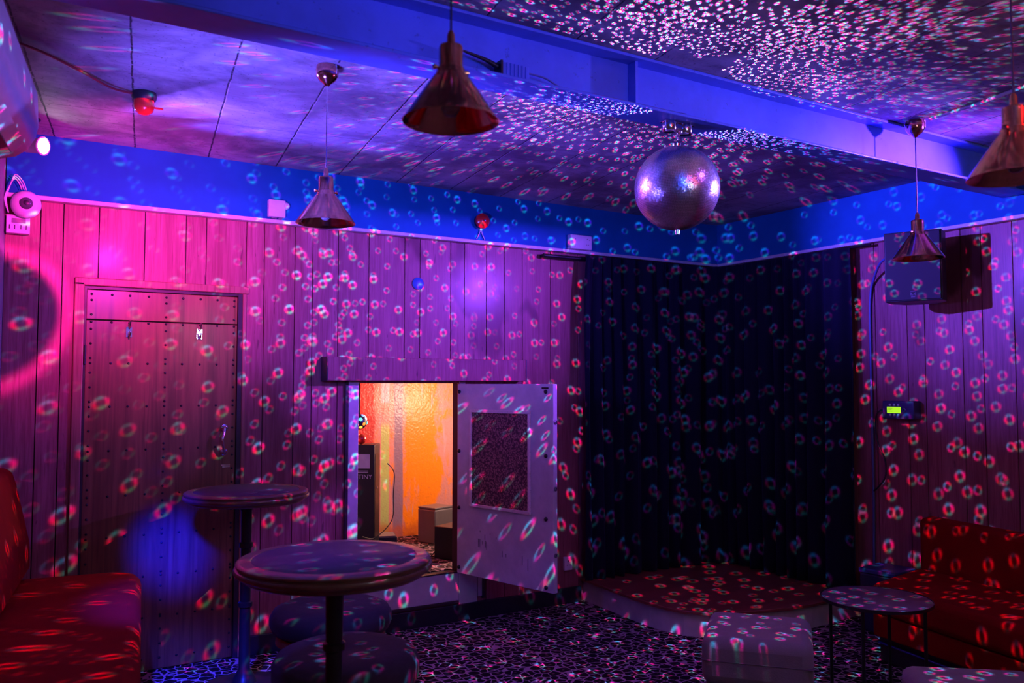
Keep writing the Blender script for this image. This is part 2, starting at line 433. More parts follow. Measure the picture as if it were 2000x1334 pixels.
# door
def room_door():
    bm = BM(); y0 = YB+.006
    bx(bm, .398, 1.142, y0, y0+.03, .006, 1.795); bx(bm, .398, 1.142, y0+.001, y0+.03, 1.801, 1.95)
    d = struct('door_1', bm, M['door'], bevel=.002)
    f = BM()   # moulded frame: left, top, thin right
    for a, b, z0, z1 in [(.340, .386, 0, 1.985), (.340, 1.20, 1.968, 2.008), (1.166, 1.188, 0, 1.968)]: bx(f, a, b, YB-.016, YB+.03, z0, z1)
    obj('door_frame', f, M['frame_wood'], d, bevel=.005)
    f = BM(); bx(f, 1.143, 1.165, YB-.013, YB+.04, 0, 1.966); bx(f, .387, .397, YB-.004, YB+.04, 0, 1.966); bx(f, .397, 1.143, YB-.004, YB+.04, 1.953, 1.966)
    obj('door_rebate', f, M['jamb'], d)
    bm = BM()
    def nail(x, z):
        lathe(bm, [(.0065, 0), (.0055, .0025), (.003, .004), (0, .0045)], 8, Matrix.Translation((x, y0, z)) @ Matrix.Rotation(PI/2, 4, 'X'))
    xs = [.42, .514, .598, .689, .775, .859, .948, 1.036, 1.125]
    for z in (1.928, 1.787, 1.578, 1.357, 1.134, .904, .696, .483, .272, .06):
        for x in xs: nail(x, z)
    z = .06
    while z < 1.93:
        for x in (.42, .775, 1.125): nail(x, z)
        z += .0735
    n = obj('nail_heads', bm, M['blackmetal'], d, smooth=40); n['kind'] = 'stuff'
    for hx in (.597, .944):
        bm = BM(); hz = 1.742
        bx(bm, hx-.014, hx+.014, y0-.004, y0, hz-.028, hz+.024)
        tube(bm, [(hx, y0-.003, hz+.016), (hx, y0-.022, hz+.02), (hx, y0-.04, hz+.036), (hx, y0-.046, hz+.05)], .004, 8)
        tube(bm, [(hx, y0-.003, hz-.014), (hx, y0-.024, hz-.026), (hx, y0-.042, hz-.012), (hx, y0-.044, hz+.002)], .004, 8)
        lathe(bm, [(0, -.006), (.006, 0), (0, .006)], 10, Matrix.Translation((hx, y0-.046, hz+.052)))
        h = obj('coat_hook', bm, M['chrome'], d, smooth=50); h['label'] = 'chrome double coat hook'
    bm = BM(); hx = 1.082
    tube(bm, [(hx, y0-.006, 1.235), (hx-.003, y0-.035, 1.235), (hx-.012, y0-.05, 1.205), (hx-.02, y0-.055, 1.17), (hx-.012, y0-.05, 1.13), (hx-.003, y0-.035, 1.105), (hx, y0-.006, 1.105)], .0085, 12)
    for z in (1.235, 1.105): lathe(bm, [(0, 0), (.019, .001), (.019, .006), (.013, .010), (0, .011)], 20, Matrix.Translation((hx, y0, z)) @ Matrix.Rotation(PI/2, 4, 'X'))
    o = obj('door_handle', bm, M['chrome'], d, smooth=50); o['label'] = 'curved chrome pull handle'
    bm = BM(); bx(bm, 1.068, 1.115, y0-.003, y0, 1.030, 1.038); bx(bm, 1.075, 1.115, y0-.002, y0, 1.022, 1.028); obj('latch_plate', bm, M['chrome'], d)
    bm = BM()
    for z in (.3, 1.62): lathe(bm, [(0, -.05), (.007, -.048), (.007, .048), (0, .05)], 10, Matrix.Translation((.393, YB-.008, z)))
    obj('hinge', bm, M['blackmetal'], d, smooth=40)
room_door()

# ------------------------------------------------------------------ hatch and the little room behind
def hatch():
    d = BM()   # leaf, in its own frame: x along leaf, y thickness, z up
    L = .80
    bx(d, .012, L, -.034, 0, .31, 1.473)
    o = struct('door_2', d, M['cream'], bevel=.003)
    ang = math.atan2(3.98-4.727, 2.697-2.497)
    o.location = (2.512, 4.722, 0); o.rotation_euler = (0, 0, ang)
    # the face seen from the room is local -y
    fr = BM(); x0, x1, z0, z1 = .132, .632, .728, 1.318
    for a, b, c, e in [(x0, x1, z1-.018, z1), (x0, x1, z0, z0+.018), (x0, x0+.018, z0+.018, z1-.018), (x1-.018, x1, z0+.018, z1-.018)]: bx(fr, a, b, -.047, -.0345, c, e)
    f = obj('notice_frame', fr, M['frame_pale'], o, bevel=.002)
    cb = BM(); bx(cb, x0+.018, x1-.018, -.041, -.0345, z0+.018, z1-.018); obj('cork_board', cb, M['cork'], o)
    for x, zs in ((.03, (1.425, 1.058, .71, .347)), (.745, (1.429, 1.068, .715, .337))):
        for z in zs:
            b = BM(); lathe(b, [(0, 0), (.012, 0), (.012, .005), (.008, .010), (0, .012)], 14, Matrix.Translation((x, -.034, z)) @ Matrix.Rotation(PI/2, 4, 'X'))
            obj('bolt_head', b, M['blackmetal'], o, smooth=40)
    b = BM(); bx(b, .715, .765, -.037, -.034, 1.445, 1.455); obj('latch_bar', b, M['blackmetal'], o)
    e = BM()
    for z in (1.2575, .8866, .518): lathe(e, [(0, .001), (.013, .0015), (.013, .004), (.006, .006), (.004, .001), (0, 0)], 14, Matrix.Translation((L, -.017, z)) @ Matrix.Rotation(PI/2, 4, 'Y'))
    obj('edge_screw', e, M['greymetal'], o, smooth=40)
    s = BM()   # scratches and old screw scars
    for x, z, h in [(.20, .515, .05), (.212, .515, .05), (.262, .515, .04), (.27, .505, .05), (.40, .475, .035), (.43, .47, .02), (.56, .46, .05), (.255, .555, .03), (.605, .44, .07), (.35, .56, .012), (.215, .585, .01), (.30, .58, .01), (.235, .52, .02)]:
        bx(s, x, x+.0035, -.0346, -.034, z-h/2, z+h/2)
    obj('scratch', s, M['blackmetal'], o)
M['frame_pale'] = mat('pale_frame_wood', build=wood((.78, .62, .58), (.90, .78, .72), axis='y', sx=50, src='obj'))
hatch()

# hatch surround (fixed woodwork of the wall)
bm = BM()
bx(bm, 1.782, 1.845, YB-.012, YB+.10, .128, 1.49)             # left jamb
bx(bm, 2.515, 2.645, YB-.014, YB+.06, .035, .309)              # right post below the leaf
bx(bm, 2.519, 2.56, YB-.010, YB+.06, .309, 1.49)
bx(bm, 1.845, 2.515, YB-.010, YB+.0, .128, .298)             # panel under the sill
struct('trim_3', bm, M['cream'], bevel=.003)
bm = BM(); bx(bm, 1.762, 1.781, YB-.016, YB-.001, .10, 1.49); bx(bm, 1.782, 2.514, YB-.017, YB-.0105, .112, .128)
bx(bm, 1.846, 2.514, YB-.013, YB+.02, .2985, .307); bx(bm, 2.683, 2.705, YB-.012, YB-.001, .12, .31)
struct('trim_4', bm, M['jamb'], bevel=.002)
bm = BM(); bx(bm, 2.652, 2.682, YB-.01, YB-.001, .135, .31); struct('trim_5', bm, M['cream'])

mant = BM(); bx(mant, 1.625, 2.955, YB-.10, YB-.001, 1.492, 1.628)
o = obj('boxed_mantel', mant, M['panel'], bevel=.003); tag(o, 'boxed wooden mantel shelf above the open hatch', 'mantel')
cap = BM(); bx(cap, 1.6175, 1.6245, YB-.101, YB-.001, 1.490, 1.630); obj('end_strip', cap, M['jamb'], o)
cap = BM(); bx(cap, 2.9555, 2.9625, YB-.101, YB-.001, 1.490, 1.630); obj('end_strip', cap, M['jamb'], o)

AY = 6.05
bm = BM(); bx(bm, 1.80, 3.6, YB+.0805, AY, .20, .305); struct('floor_hatch_room', bm, M['carpet'])
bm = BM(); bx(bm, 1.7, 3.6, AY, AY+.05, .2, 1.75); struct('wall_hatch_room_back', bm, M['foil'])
bm = BM(); bx(bm, 1.72, 1.80, YB+.0805, AY, .2, 1.75); struct('wall_hatch_room_left', bm, M['soffit'])
bm = BM(); bx(bm, 3.6, 3.68, YB+.0805, AY, .2, 1.75); struct('wall_hatch_room_right', bm, M['soffit'])
bm = BM(); bx(bm, 1.72, 3.68, YB+.0805, AY, 1.70, 1.78); struct('ceiling_hatch_room', bm, M['soffit'])

def text_mesh(name, s, size, m, parent, loc, rot, ext=.0006):
    cu = bpy.data.curves.new(name, 'FONT'); cu.body = s; cu.size = size; cu.extrude = ext; cu.align_x = 'CENTER'; cu.align_y = 'CENTER'
    t = bpy.data.objects.new('tmp', cu); C.objects.link(t)
    bpy.context.view_layer.update()
    me = bpy.data.meshes.new_from_object(t.evaluated_get(bpy.context.evaluated_depsgraph_get()))
    bpy.data.objects.remove(t); me.materials.clear(); me.materials.append(m)
    o = bpy.data.objects.new(name, me); C.objects.link(o); o.parent = parent; o.location = loc; o.rotation_euler = rot
    return o

t = thing('tower_speaker', 'tall narrow black tower unit inside the hatch with white sticker and lettering', 'speaker', (2.075, 5.22, .305), -math.radians(35))
bm = BM(); bx(bm, -.085, .085, -.085, .085, 0, .78); obj('cabinet', bm, M['black'], t, bevel=.006)
bm = BM(); bx(bm, .0855, .0875, -.07, .06, .03, .72); obj('side_panel', bm, M['blackmetal'], t, bevel=.001)
bm = BM(); bx(bm, -.035, .055, -.0875, -.0855, .63, .72); o = obj('sticker', bm, M['white'], t); o['label'] = 'plain white square sticker'
text_mesh('lettering', 'DESTINY', .040, M['white'], t, (-.008, -.0865, .575), (PI/2, 0, 0))
bm = BM(); bx(bm, -.04, .045, -.0868, -.0857, .603, .607); bx(bm, -.04, .045, -.0868, -.0857, .611, .615); obj('lettering_line', bm, M['white'], t)
bm = BM(); lathe(bm, [(0, 0), (.008, 0), (.008, .004), (0, .006)], 12, Matrix.Translation((.0875, -.02, .50)) @ Matrix.Rotation(PI/2, 4, 'Y')); obj('socket', bm, M['chrome'], t)

t = thing('glitter_lamp', 'multicoloured party ball lamp hanging above the black tower unit', 'lamp', (2.03, 5.2, 1.23))
bm = BM(); lathe(bm, [(.05*math.sin(PI*k/16), -.05*math.cos(PI*k/16)) for k in range(17)], 24); obj('ball', bm, M['black'], t, smooth=60)
for k, (az, el) in enumerate([(-100, 20), (-70, -15), (-40, 25), (-130, -20), (-95, -45), (-60, 55), (-20, -10), (-160, 15), (-10, 40)]):
    a, e = math.radians(az), math.radians(el); dv = Vector((math.cos(a)*math.cos(e), math.sin(a)*math.cos(e), math.sin(e)))
    col = [(.1, .9, .7), (1, .25, .02), (.9, .9, 1), (1, .1, .05), (1, .5, .05), (.2, .4, 1)][k % 6]
    bm = BM(); lathe(bm, [(0, .006), (.009, .004), (.012, 0)], 14, Matrix.Translation(dv*.048) @ dv.to_track_quat('Z', 'Y').to_matrix().to_4x4())
    obj('lens', bm, mat('party_lens_%d' % (k % 6), col, .2, emit=col, estr=1.6), t, smooth=60)
bm = BM(); tube(bm, [(0, 0, .048), (0, 0, .47)], .006, 8); obj('hanging_rod', bm, M['blackmetal'], t, smooth=40)
bm = BM(); lathe(bm, [(.033*math.sin(PI*k/14), .033-.033*math.cos(PI*k/14)) for k in range(15)], 22)
o = obj('ornament_ball', bm, M['redplastic'], smooth=60); o.location = (2.04, 5.19, 1.0855); tag(o, 'small glossy red ball resting on top of the black tower unit', 'ball')

t = thing('small_speaker', 'small black box speaker on the leopard floor inside the hatch', 'speaker', (2.70, 5.15, .305), .45)
bm = BM(); bx(bm, -.11, .11, -.09, .09, 0, .215); obj('cabinet', bm, M['black'], t, bevel=.006)
bm = BM(); bx(bm, -.095, .095, -.094, -.0905, .015, .2); obj('grille', bm, M['blackmetal'], t, bevel=.002)
t = thing('metal_box', 'grey metal box behind the small black speaker inside the hatch', 'box', (2.84, 5.72, .305), .35)
bm = BM(); bx(bm, -.10, .10, -.09, .09, 0, .25); obj('body', bm, M['greymetal'], t, bevel=.012)
bm = BM(); bx(bm, -.098, .098, -.088, .088, .2505, .264); obj('lid', bm, M['greymetal'], t, bevel=.004)
t = thing('amplifier', 'low black amplifier beside the foot of the tower unit', 'amplifier', (2.285, 5.36, .305), -.3)
bm = BM(); bx(bm, -.07, .07, -.09, .09, 0, .155); obj('case', bm, M['black'], t, bevel=.005)
bm = BM(); bx(bm, -.06, .06, -.08, .08, .1555, .160); obj('cover', bm, M['greymetal'], t)
bm = BM(); tube(bm, [(2.20, 5.14, .96), (2.24, 5.12, .9), (2.25, 5.15, .75), (2.24, 5.13, .62), (2.18, 5.10, .55), (2.08, 5.07, .50), (2.0, 5.05, .52)], .003, 6)
tag(obj('power_cable', bm, M['cableblack'], smooth=60), 'thin black cable looping down the side of the tower unit', 'cable')
bm = BM(); tube(bm, [(2.36, 5.42, .309), (2.46, 5.40, .309), (2.56, 5.46, .309), (2.62, 5.52, .309), (2.74, 5.62, .309)], .004, 6)
tag(obj('power_cable', bm, M['cableblack'], smooth=60), 'black cable lying across the leopard floor to the metal box', 'cable')
bm = BM(); tube(bm, [(2.42, 5.02, .309), (2.48, 5.16, .309), (2.55, 5.22, .309), (2.60, 5.21, .36)], .004, 6)
tag(obj('power_cable', bm, M['cableblack'], smooth=60), 'black cable curving from the small black speaker towards the sill', 'cable')

# ------------------------------------------------------------------ corner stage and curtain
pts = [(3.455, YB-.002), (3.44, 4.45), (3.425, 4.20), (3.42, 4.02), (3.43, 3.90), (3.47, 3.75), (3.56, 3.64), (3.70, 3.57), (3.88, 3.52), (4.06, 3.475), (4.25, 3.46), (4.45, 3.475), (4.78-.002, 3.50), (4.78-.002, YB-.002)]
t = thing('corner_stage', 'low curved corner stage with dark red top in front of the black curtain', 'stage', (4.2, 4.2, 0))
def offs(p, o_):  # pull the outline towards the corner
    return [(p_[0] + (o_ if i < 12 else 0) * (1 if p_[0] < 3.6 else .35), p_[1] + (o_ if 3 < i < 13 else 0)) for i, p_ in enumerate(p)]
bm = BM(); q = offs(pts, .025); prism(bm, [(x-4.2, y-4.2) for x, y in q], .001, .134)
obj('fascia', bm, M['cream'], t)
bm = BM(); prism(bm, [(x-4.2, y-4.2) for x, y in pts], .135, .155); obj('stage_top', bm, M['stage'], t, bevel=.005)

def path_pts():
    P = [(3.45, 4.655)]
    x = 3.45
    P += [(3.45 + k*.01, 4.655) for k in range(1, 104)]
    cx_, cy_, r = 4.485, 4.455, .2
    P += [(cx_ + r*math.sin(a), cy_ + r*math.cos(a)) for a in [PI/2*k/30 for k in range(1, 31)]]
    y = 4.455
    while y > 3.50: y -= .01; P.append((4.685, y))
    return P
def curtain():
    P = path_pts(); n = len(P); rows = 26; bm = BM(); grid = []
    ph = [0]
    for i in range(1, n): ph.append(ph[-1] + .085*(1 + .35*math.sin(i*.11) + .25*math.sin(i*.043+1)))
    for r in range(rows+1):
        f = r/rows; z = 2.352 - f*(2.352-.16); row = []
        for i, (x, y) in enumerate(P):
            a, b = P[max(0, i-1)], P[min(n-1, i+1)]
            tx, ty = b[0]-a[0], b[1]-a[1]; L = math.hypot(tx, ty); nx, ny = ty/L, -tx/L
            amp = .014 + .022*min(1, f*3)
            d = amp*math.sin(ph[i]*6 + .5*math.sin(f*3+i*.05)) + .010*math.sin(ph[i]*13+f*1.5)
            s = 0
            if i < 12: s = -(1-i/12)*.03*math.sin(min(1, f*5)*PI/2)
            row.append(bm.verts.new((x + nx*d + (s if i < 12 else 0), y + ny*d, z)))
        grid.append(row)
    for r in range(rows):
        for i in range(n-1): bm.faces.new((grid[r][i], grid[r][i+1], grid[r+1][i+1], grid[r+1][i]))
    o = obj('curtain', bm, M['velvet'], smooth=180)
    s = o.modifiers.new('thick', 'SOLIDIFY'); s.thickness = .004
    tag(o, 'long black velvet curtain hung round the corner behind the stage', 'curtain')
curtain()
bm = BM(); tube(bm, [(3.13, 4.705, 2.335), (3.48, 4.705, 2.335)], .014, 10, curve=False)
bx(bm, 3.13, 3.50, 4.715, 4.7485, 2.325, 2.345)
tube(bm, [(3.48, 4.70, 2.357), (4.45, 4.695, 2.357)], .008, 8, curve=False); tube(bm, [(4.725, 4.42, 2.357), (4.725, 3.36, 2.357)], .008, 8, curve=False)
tag(obj('curtain_rail', bm, M['blackmetal'], smooth=40), 'black curtain rail under the white bead, its end projecting left of the curtain', 'curtain rail')

# ------------------------------------------------------------------ bits on the walls
t = thing('alarm_bell', 'round red alarm bell on the blue frieze with two white wires', 'alarm', (2.647, YB-.0405, 2.514))
R90 = Matrix.Rotation(PI/2, 4, 'X')
bm = BM(); lathe(bm, [(0, 0), (.046, 0), (.046, .018), (0, .018)], 26, R90); obj('backplate', bm, M['black'], t, smooth=40)
bm = BM(); lathe(bm, [(.044, .018), (.049, .024), (.049, .036), (.044, .044), (.024, .052), (.020, .056), (0, .058)], 30, R90); obj('gong', bm, M['redplastic'], t, smooth=50)
bm = BM(); lathe(bm, [(.007, .058), (.007, .063), (0, .065)], 12, R90); obj('screw', bm, M['chrome'], t, smooth=40)
bm = BM()
for s in (-1, 1): tube(bm, [(s*.004, -.010, -.045), (s*.006, -.008, -.065), (s*.016, -.007, -.09), (s*.03, -.006, -.115)], .0035, 8)
obj('wire', bm, M['cablewhite'], t, smooth=60)

t = thing('sensor_box', 'white plastic box with a round knob on the frieze beside a copper pendant', 'sensor', (1.331, YB-.0405, 2.447))
bm = BM(); bx(bm, -.047, .047, -.035, 0, -.045, .052); obj('case', bm, M['white'], t, bevel=.005)
bm = BM(); lathe(bm, [(.020, 0), (.020, .016), (.014, .026), (.008, .03), (0, .03)], 20, Matrix.Translation((.052, -.012, .024)) @ R90); obj('knob', bm, M['white'], t, smooth=50)
bm = BM(); bx(bm, -.03, .0, -.03, -.012, -.052, -.0455); bx(bm, .008, .03, -.03, -.012, -.055, -.0455); obj('cable_gland', bm, M['greymetal'], t)
t = thing('junction_box', 'white junction box on the frieze above the left edge of the curtain', 'junction box', (3.42, YB-.0405, 2.443))
bm = BM(); bx(bm, -.09, .09, -.04, 0, -.048, .05); obj('case', bm, M['white'], t, bevel=.005)
bm = BM()
for x, z in [(-.05, .02), (.045, -.015), (.06, -.015), (.07, .02), (.05, .025), (-.055, -.03)]:
    bm = BM(); lathe(bm, [(.003, 0), (.003, .001), (0, .001)], 8, Matrix.Translation((x, -.04, z)) @ R90); obj('screw_hole', bm, M['black'], t)
t = thing('wall_socket', 'white wall socket low on the wall right of the open hatch door', 'socket', (3.345, YB-.0005, .265))
bm = BM(); bx(bm, -.032, .032, -.022, 0, -.045, .045); obj('plate', bm, M['white'], t, bevel=.004)
for x0, x1, z0, z1 in ((-.003, .003, .012, .022), (-.016, -.008, -.012, -.008), (.008, .016, -.012, -.008)):
    bm = BM(); bx(bm, x0, x1, -.0226, -.022, z0, z1); obj('pin_slot', bm, M['black'], t)
bm = BM(); lathe(bm, [(.038, 0), (.038, .006), (.034, .009), (0, .009)], 28, R90)
o = obj('wall_disc', bm, M['blueplastic'], smooth=40); o.location = (2.228, YB-.0005, 2.092); tag(o, 'small blue disc fixed to the wood panelling', 'disc')

t = thing('mounted_camera', 'white dome security camera at the left end of the frieze', 'camera', (.118, YB-.053, 2.338))
bm = BM(); lathe(bm, [(.066, 0), (.066, .018), (.056, .036), (.036, .046), (.030, .047)], 30, Matrix.Rotation(PI/2, 4, 'X')); obj('housing', bm, M['white'], t, smooth=50)
bm = BM(); lathe(bm, [(.030, .044), (.027, .056), (.015, .064), (0, .066)], 26, Matrix.Rotation(PI/2, 4, 'X')); obj('dome', bm, mat('dome_dark', (.10, .09, .12), .12, coat=.6), t, smooth=50)
bm = BM(); lathe(bm, [(.012, .062), (.012, .068), (.006, .070), (0, .069)], 20, Matrix.Rotation(PI/2, 4, 'X')); obj('lens', bm, M['black'], t, smooth=50)
t = thing('wall_box', 'white electrical box with small labels below the dome camera', 'electrical box', (.09, YB-.0005, 2.243))
bm = BM(); bx(bm, -.052, .048, -.045, 0, -.045, .045); obj('case', bm, M['white'], t, bevel=.004)
bm = BM(); bx(bm, -.03, .03, -.0458, -.0452, .005, .028); obj('label_strip', bm, M['greymetal'], t)
bm = BM()
for x in (-.04, -.018, .008, .03):
    bm = BM(); bx(bm, x, x+.004, -.0458, -.0452, -.025, -.004); obj('switch_mark', bm, M['black'], t)
bm = BM()
for k, s in enumerate((0, .010, .02)): tube(bm, [(.098+s, YB-.07, 2.407), (.09+s*.5, YB-.075, 2.43+s), (.07, YB-.08, 2.455+s), (.052, YB-.075, 2.43), (.036-s*.4, YB-.068, 2.36), (.046, YB-.064, 2.292)], .003, 6)
tag(obj('white_cables', bm, M['cablewhite'], smooth=60), 'white cables looping from dome camera to the white electrical box', 'cable')

t = thing('wall_controller', 'dark wall controller with glowing green screen and round buttons', 'controller', (XR-.0005, 3.185, 1.315))
bm = BM(); bx(bm, -.075, 0, -.105, .105, -.055, .055); obj('case', bm, mat('panel_blue', (.04, .05, .14), .35), t, bevel=.006)
bm = BM(); bx(bm, -.0765, -.0755, -.02, .072, -.019, .018); o = obj('screen', bm, M['lcd'], t); o['label'] = 'glowing green screen'
bm = BM()
for k, w in ((0, .03), (1, .025), (2, .03)): bx(bm, -.0768, -.0766, .065-w, .065, .009-k*.009, .0105-k*.009)
obj('screen_text', bm, mat('lcd_dark', (.05, .12, .02), .4), t)
for sgn in (1, -1):
    for y in (.05, .022, -.006):
        bm = BM(); lathe(bm, [(.0075, 0), (.0075, .004), (.005, .006), (0, .006)], 14, Matrix.Translation((-.0755, y, sgn*.031)) @ Matrix.Rotation(-PI/2, 4, 'Y')); obj('button', bm, M['white'], t, smooth=40)
bm = BM(); lathe(bm, [(.009, .0), (.012, .001), (.012, .003), (.009, .004)], 18, Matrix.Translation((-.0755, -.042, 0)) @ Matrix.Rotation(-PI/2, 4, 'Y'), cap=False); obj('dial', bm, M['greymetal'], t, smooth=40)
bm = BM(); tube(bm, [(XR-.03, 3.292, 1.30), (XR-.03, 3.33, 1.31), (XR-.03, 3.365, 1.27), (XR-.03, 3.37, 1.18), (XR-.03, 3.35, 1.08), (XR-.03, 3.31, 1.0), (XR-.03, 3.31, .90), (XR-.03, 3.36, .83), (XR-.02, 3.40, .80)], .005, 8)
tag(obj('control_cable', bm, M['cableblack'], smooth=60), 'black cable drooping down the wall from the green-screened controller', 'cable')
bm = BM(); tube(bm, [(XR-.16, 3.18, 2.24), (XR-.10, 3.27, 2.215), (XR-.03, 3.36, 2.14), (XR-.012, 3.40, 2.04), (XR-.010, 3.409, 1.8), (XR-.010, 3.409, 1.2), (XR-.010, 3.41, .7), (XR-.010, 3.42, .27)], .008, 10)
tag(obj('speaker_cable', bm, M['cableblue'], smooth=60), 'thick cable running down the right wall beside the curtain', 'cable')

# wall speaker
ry = math.atan2(-.38, -.92)   # heading of the front normal
t = thing('wall_speaker', 'black box loudspeaker mounted high on the right wall', 'speaker', (4.43, 2.885, 2.14), ry + PI/2)
# local -y is the front
bm = BM(); prism(bm, [(-.15, 0), (.15, 0), (.15, .13), (.085, .25), (-.085, .25), (-.15, .13)], -.20, .20); obj('cabinet', bm, M['black'], t, bevel=.005)
bm = BM(); bx(bm, -.143, .143, -.009, -.0005, -.192, .192); obj('grille', bm, mat('speaker_grille', (.02, .022, .03), .6), t, bevel=.003)
bm = BM()
for s in (-1, 1):
    prism(bm, [(s*.002, -.170), (s*.002, -.163), (s*.013, -.148), (s*.013, -.166), (s*.009, -.170), (s*.009, -.160)], -.0105, -.0092, lambda a, b, c: (a, c, b))
bx(bm, -.013, .013, -.0105, -.0092, -.146, -.143)
bx(bm, -.011, .011, -.0105, -.0092, -.178, -.174)
obj('badge', bm, M['greymetal'], t)
bm = BM(); bx(bm, -.03, .03, .251, .262, -.08, .08); tube(bm, [(0, .26, 0), (.0, .30, 0), (-.02, .345, 0)], .014, 10, curve=False); obj('bracket', bm, M['blackmetal'], t)

# ------------------------------------------------------------------ ceiling things
t = thing('beacon', 'red domed beacon on the ceiling at the end of a red cable', 'beacon', (.515, 3.80, CE-.0005))
bm = BM(); lathe(bm, [(.048, 0), (.050, -.02), (.044, -.034), (0, -.034)], 26); obj('base', bm, M['black'], t, smooth=40)
bm = BM(); lathe(bm, [(.040, -.034), (.042, -.055), (.036, -.078), (.018, -.092), (0, -.095)], 26); obj('dome', bm, mat('red_lens', (.8, .03, .02), .15, coat=.6), t, smooth=60)
bm = BM(); bx(bm, .036, .075, -.006, .006, -.06, -.054); obj('side_tab', bm, M['redplastic'], t)
bm = BM(); tube(bm, [(.47, 3.795, CE-.012), (.38, 3.74, CE-.02), (.26, 3.62, CE-.014), (.10, 3.47, CE-.012), (-.10, 3.36, CE-.012)], .005, 8)
tag(obj('beacon_cable', bm, M['cablered'], smooth=60), 'red cable running along the ceiling to the beacon', 'cable')
bm = BM(); tube(bm, [(3.640, 2.27, CE-.008), (3.62, 2.05, CE-.008), (3.566, 1.813, CE-.008), (3.37, .5, CE-.008)], .008, 8, curve=False)
tag(obj('conduit', bm, M['cablewhite'], smooth=60), 'thin pale conduit along the ceiling from the right-hand pendant mount', 'conduit')
t = thing('driver_box', 'blue finned junction box lying on the lower lip of the beam', 'electrical box', (1.49, 2.428, 2.512))
bm = BM(); bx(bm, -.05, .055, -.02, .025, 0, .045); obj('case', bm, M['beam'], t, bevel=.002)
bm = BM()
for k in range(6): bx(bm, -.035+k*.015, -.031+k*.015, -.024, -.0205, .002, .045)
obj('fin', bm, M['beam'], t)
bm = BM(); bx(bm, -.058, -.0505, -.022, .025, 0, .05); obj('end_cap', bm, M['black'], t)
bm = BM(); tube(bm, [(1.431, 2.43, 2.545), (1.38, 2.43, 2.56), (1.30, 2.43, 2.572)], .009, 8, radii=(.010, .004)); obj('beam_cable', bm, M['cableblack'], smooth=60)
tag(bpy.data.objects['beam_cable'], 'black cable stub at the left end of the finned box', 'cable')
bm = BM(); tube(bm, [(1.546, 2.43, 2.545), (1.62, 2.425, 2.54), (1.68, 2.42, 2.518), (1.74, 2.415, 2.515), (1.9, 2.41, 2.515), (2.2, 2.41, 2.515), (2.26, 2.40, 2.512)], .0035, 8)
tag(obj('motor_cable', bm, M['cableblue'], smooth=60), 'thin cable along the beam lip towards the mirror ball motor', 'cable')

def pendant(loc, rim, label, cord_m):
    """copper cone pendant; loc = where the canopy meets the ceiling, rim = height of the shade rim"""
    t = thing('pendant_lamp', label, 'pendant lamp', loc, 0, 'copper cone pendants'); h = loc[2] - rim
    bm = BM(); lathe(bm, [(.008, -.078), (.014, -.070), (.030, -.058), (.042, -.040), (.044, -.018), (.040, -.0005)], 28); obj('canopy', bm, M['copper'], t, smooth=60)
    bm = BM(); bx(bm, .012, .026, -.036, -.012, -.035, -.001); obj('terminal_block', bm, M['white'], t)
    bm = BM(); tube(bm, [(0, 0, -.07), (0, 0, -h+.205)], .0028, 8, curve=False); obj('cord', bm, cord_m, t, smooth=60)
    z = -h
    bm = BM(); lathe(bm, [(.004, z+.215), (.009, z+.205), (.010, z+.185), (.012, z+.182), (.026, z+.178), (.028, z+.172), (.028, z+.13), (.030, z+.127), (.030, z+.118)], 30); o = obj('lamp_holder', bm, M['copper'], t, smooth=50)
    for s in (-1, 1):
        b2 = BM(); lathe(b2, [(.004, 0), (.004, .010), (.006, .010), (.006, .016), (0, .017)], 10, Matrix.Translation((s*.029, 0, z+.122)) @ Matrix.Rotation(s*PI/2, 4, 'Y')); obj('thumb_screw', b2, M['copper'], o, smooth=40)
    bm = BM(); lathe(bm, [(.026, z+.128), (.033, z+.122), (.034, z+.112), (.042, z+.104), (.104, z+.014), (.110, z+.005), (.1125, z), (.1105, z+.0005), (.102, z+.012), (.041, z+.099), (.028, z+.108)], 56, cap=False); obj('shade', bm, M['copper'], t, smooth=50)
    bm = BM(); lathe(bm, [(0, z+.010), (.014, z+.014), (.022, z+.030), (.021, z+.048), (.012, z+.075), (.012, z+.10), (0, z+.10)], 22); obj('bulb', bm, M['bulb'], t, smooth=60)
    return t
pendant((1.070, 3.108, CE), 2.084, 'copper pendant lamp hanging beyond the beam, between door and hatch', M['chrome'])
pendant((.889, 1.722, CE), 2.077, 'large copper pendant lamp in front of the beam, seen from below', M['cableblack'])
pendant((3.634, 2.338, CE), 2.051, 'small copper pendant lamp hanging in front of the black wall speaker', M['cableblack'])
pendant((2.181, 1.135, CE), 1.99, 'copper pendant lamp cut off by the right edge of the photo', M['cableblack'])

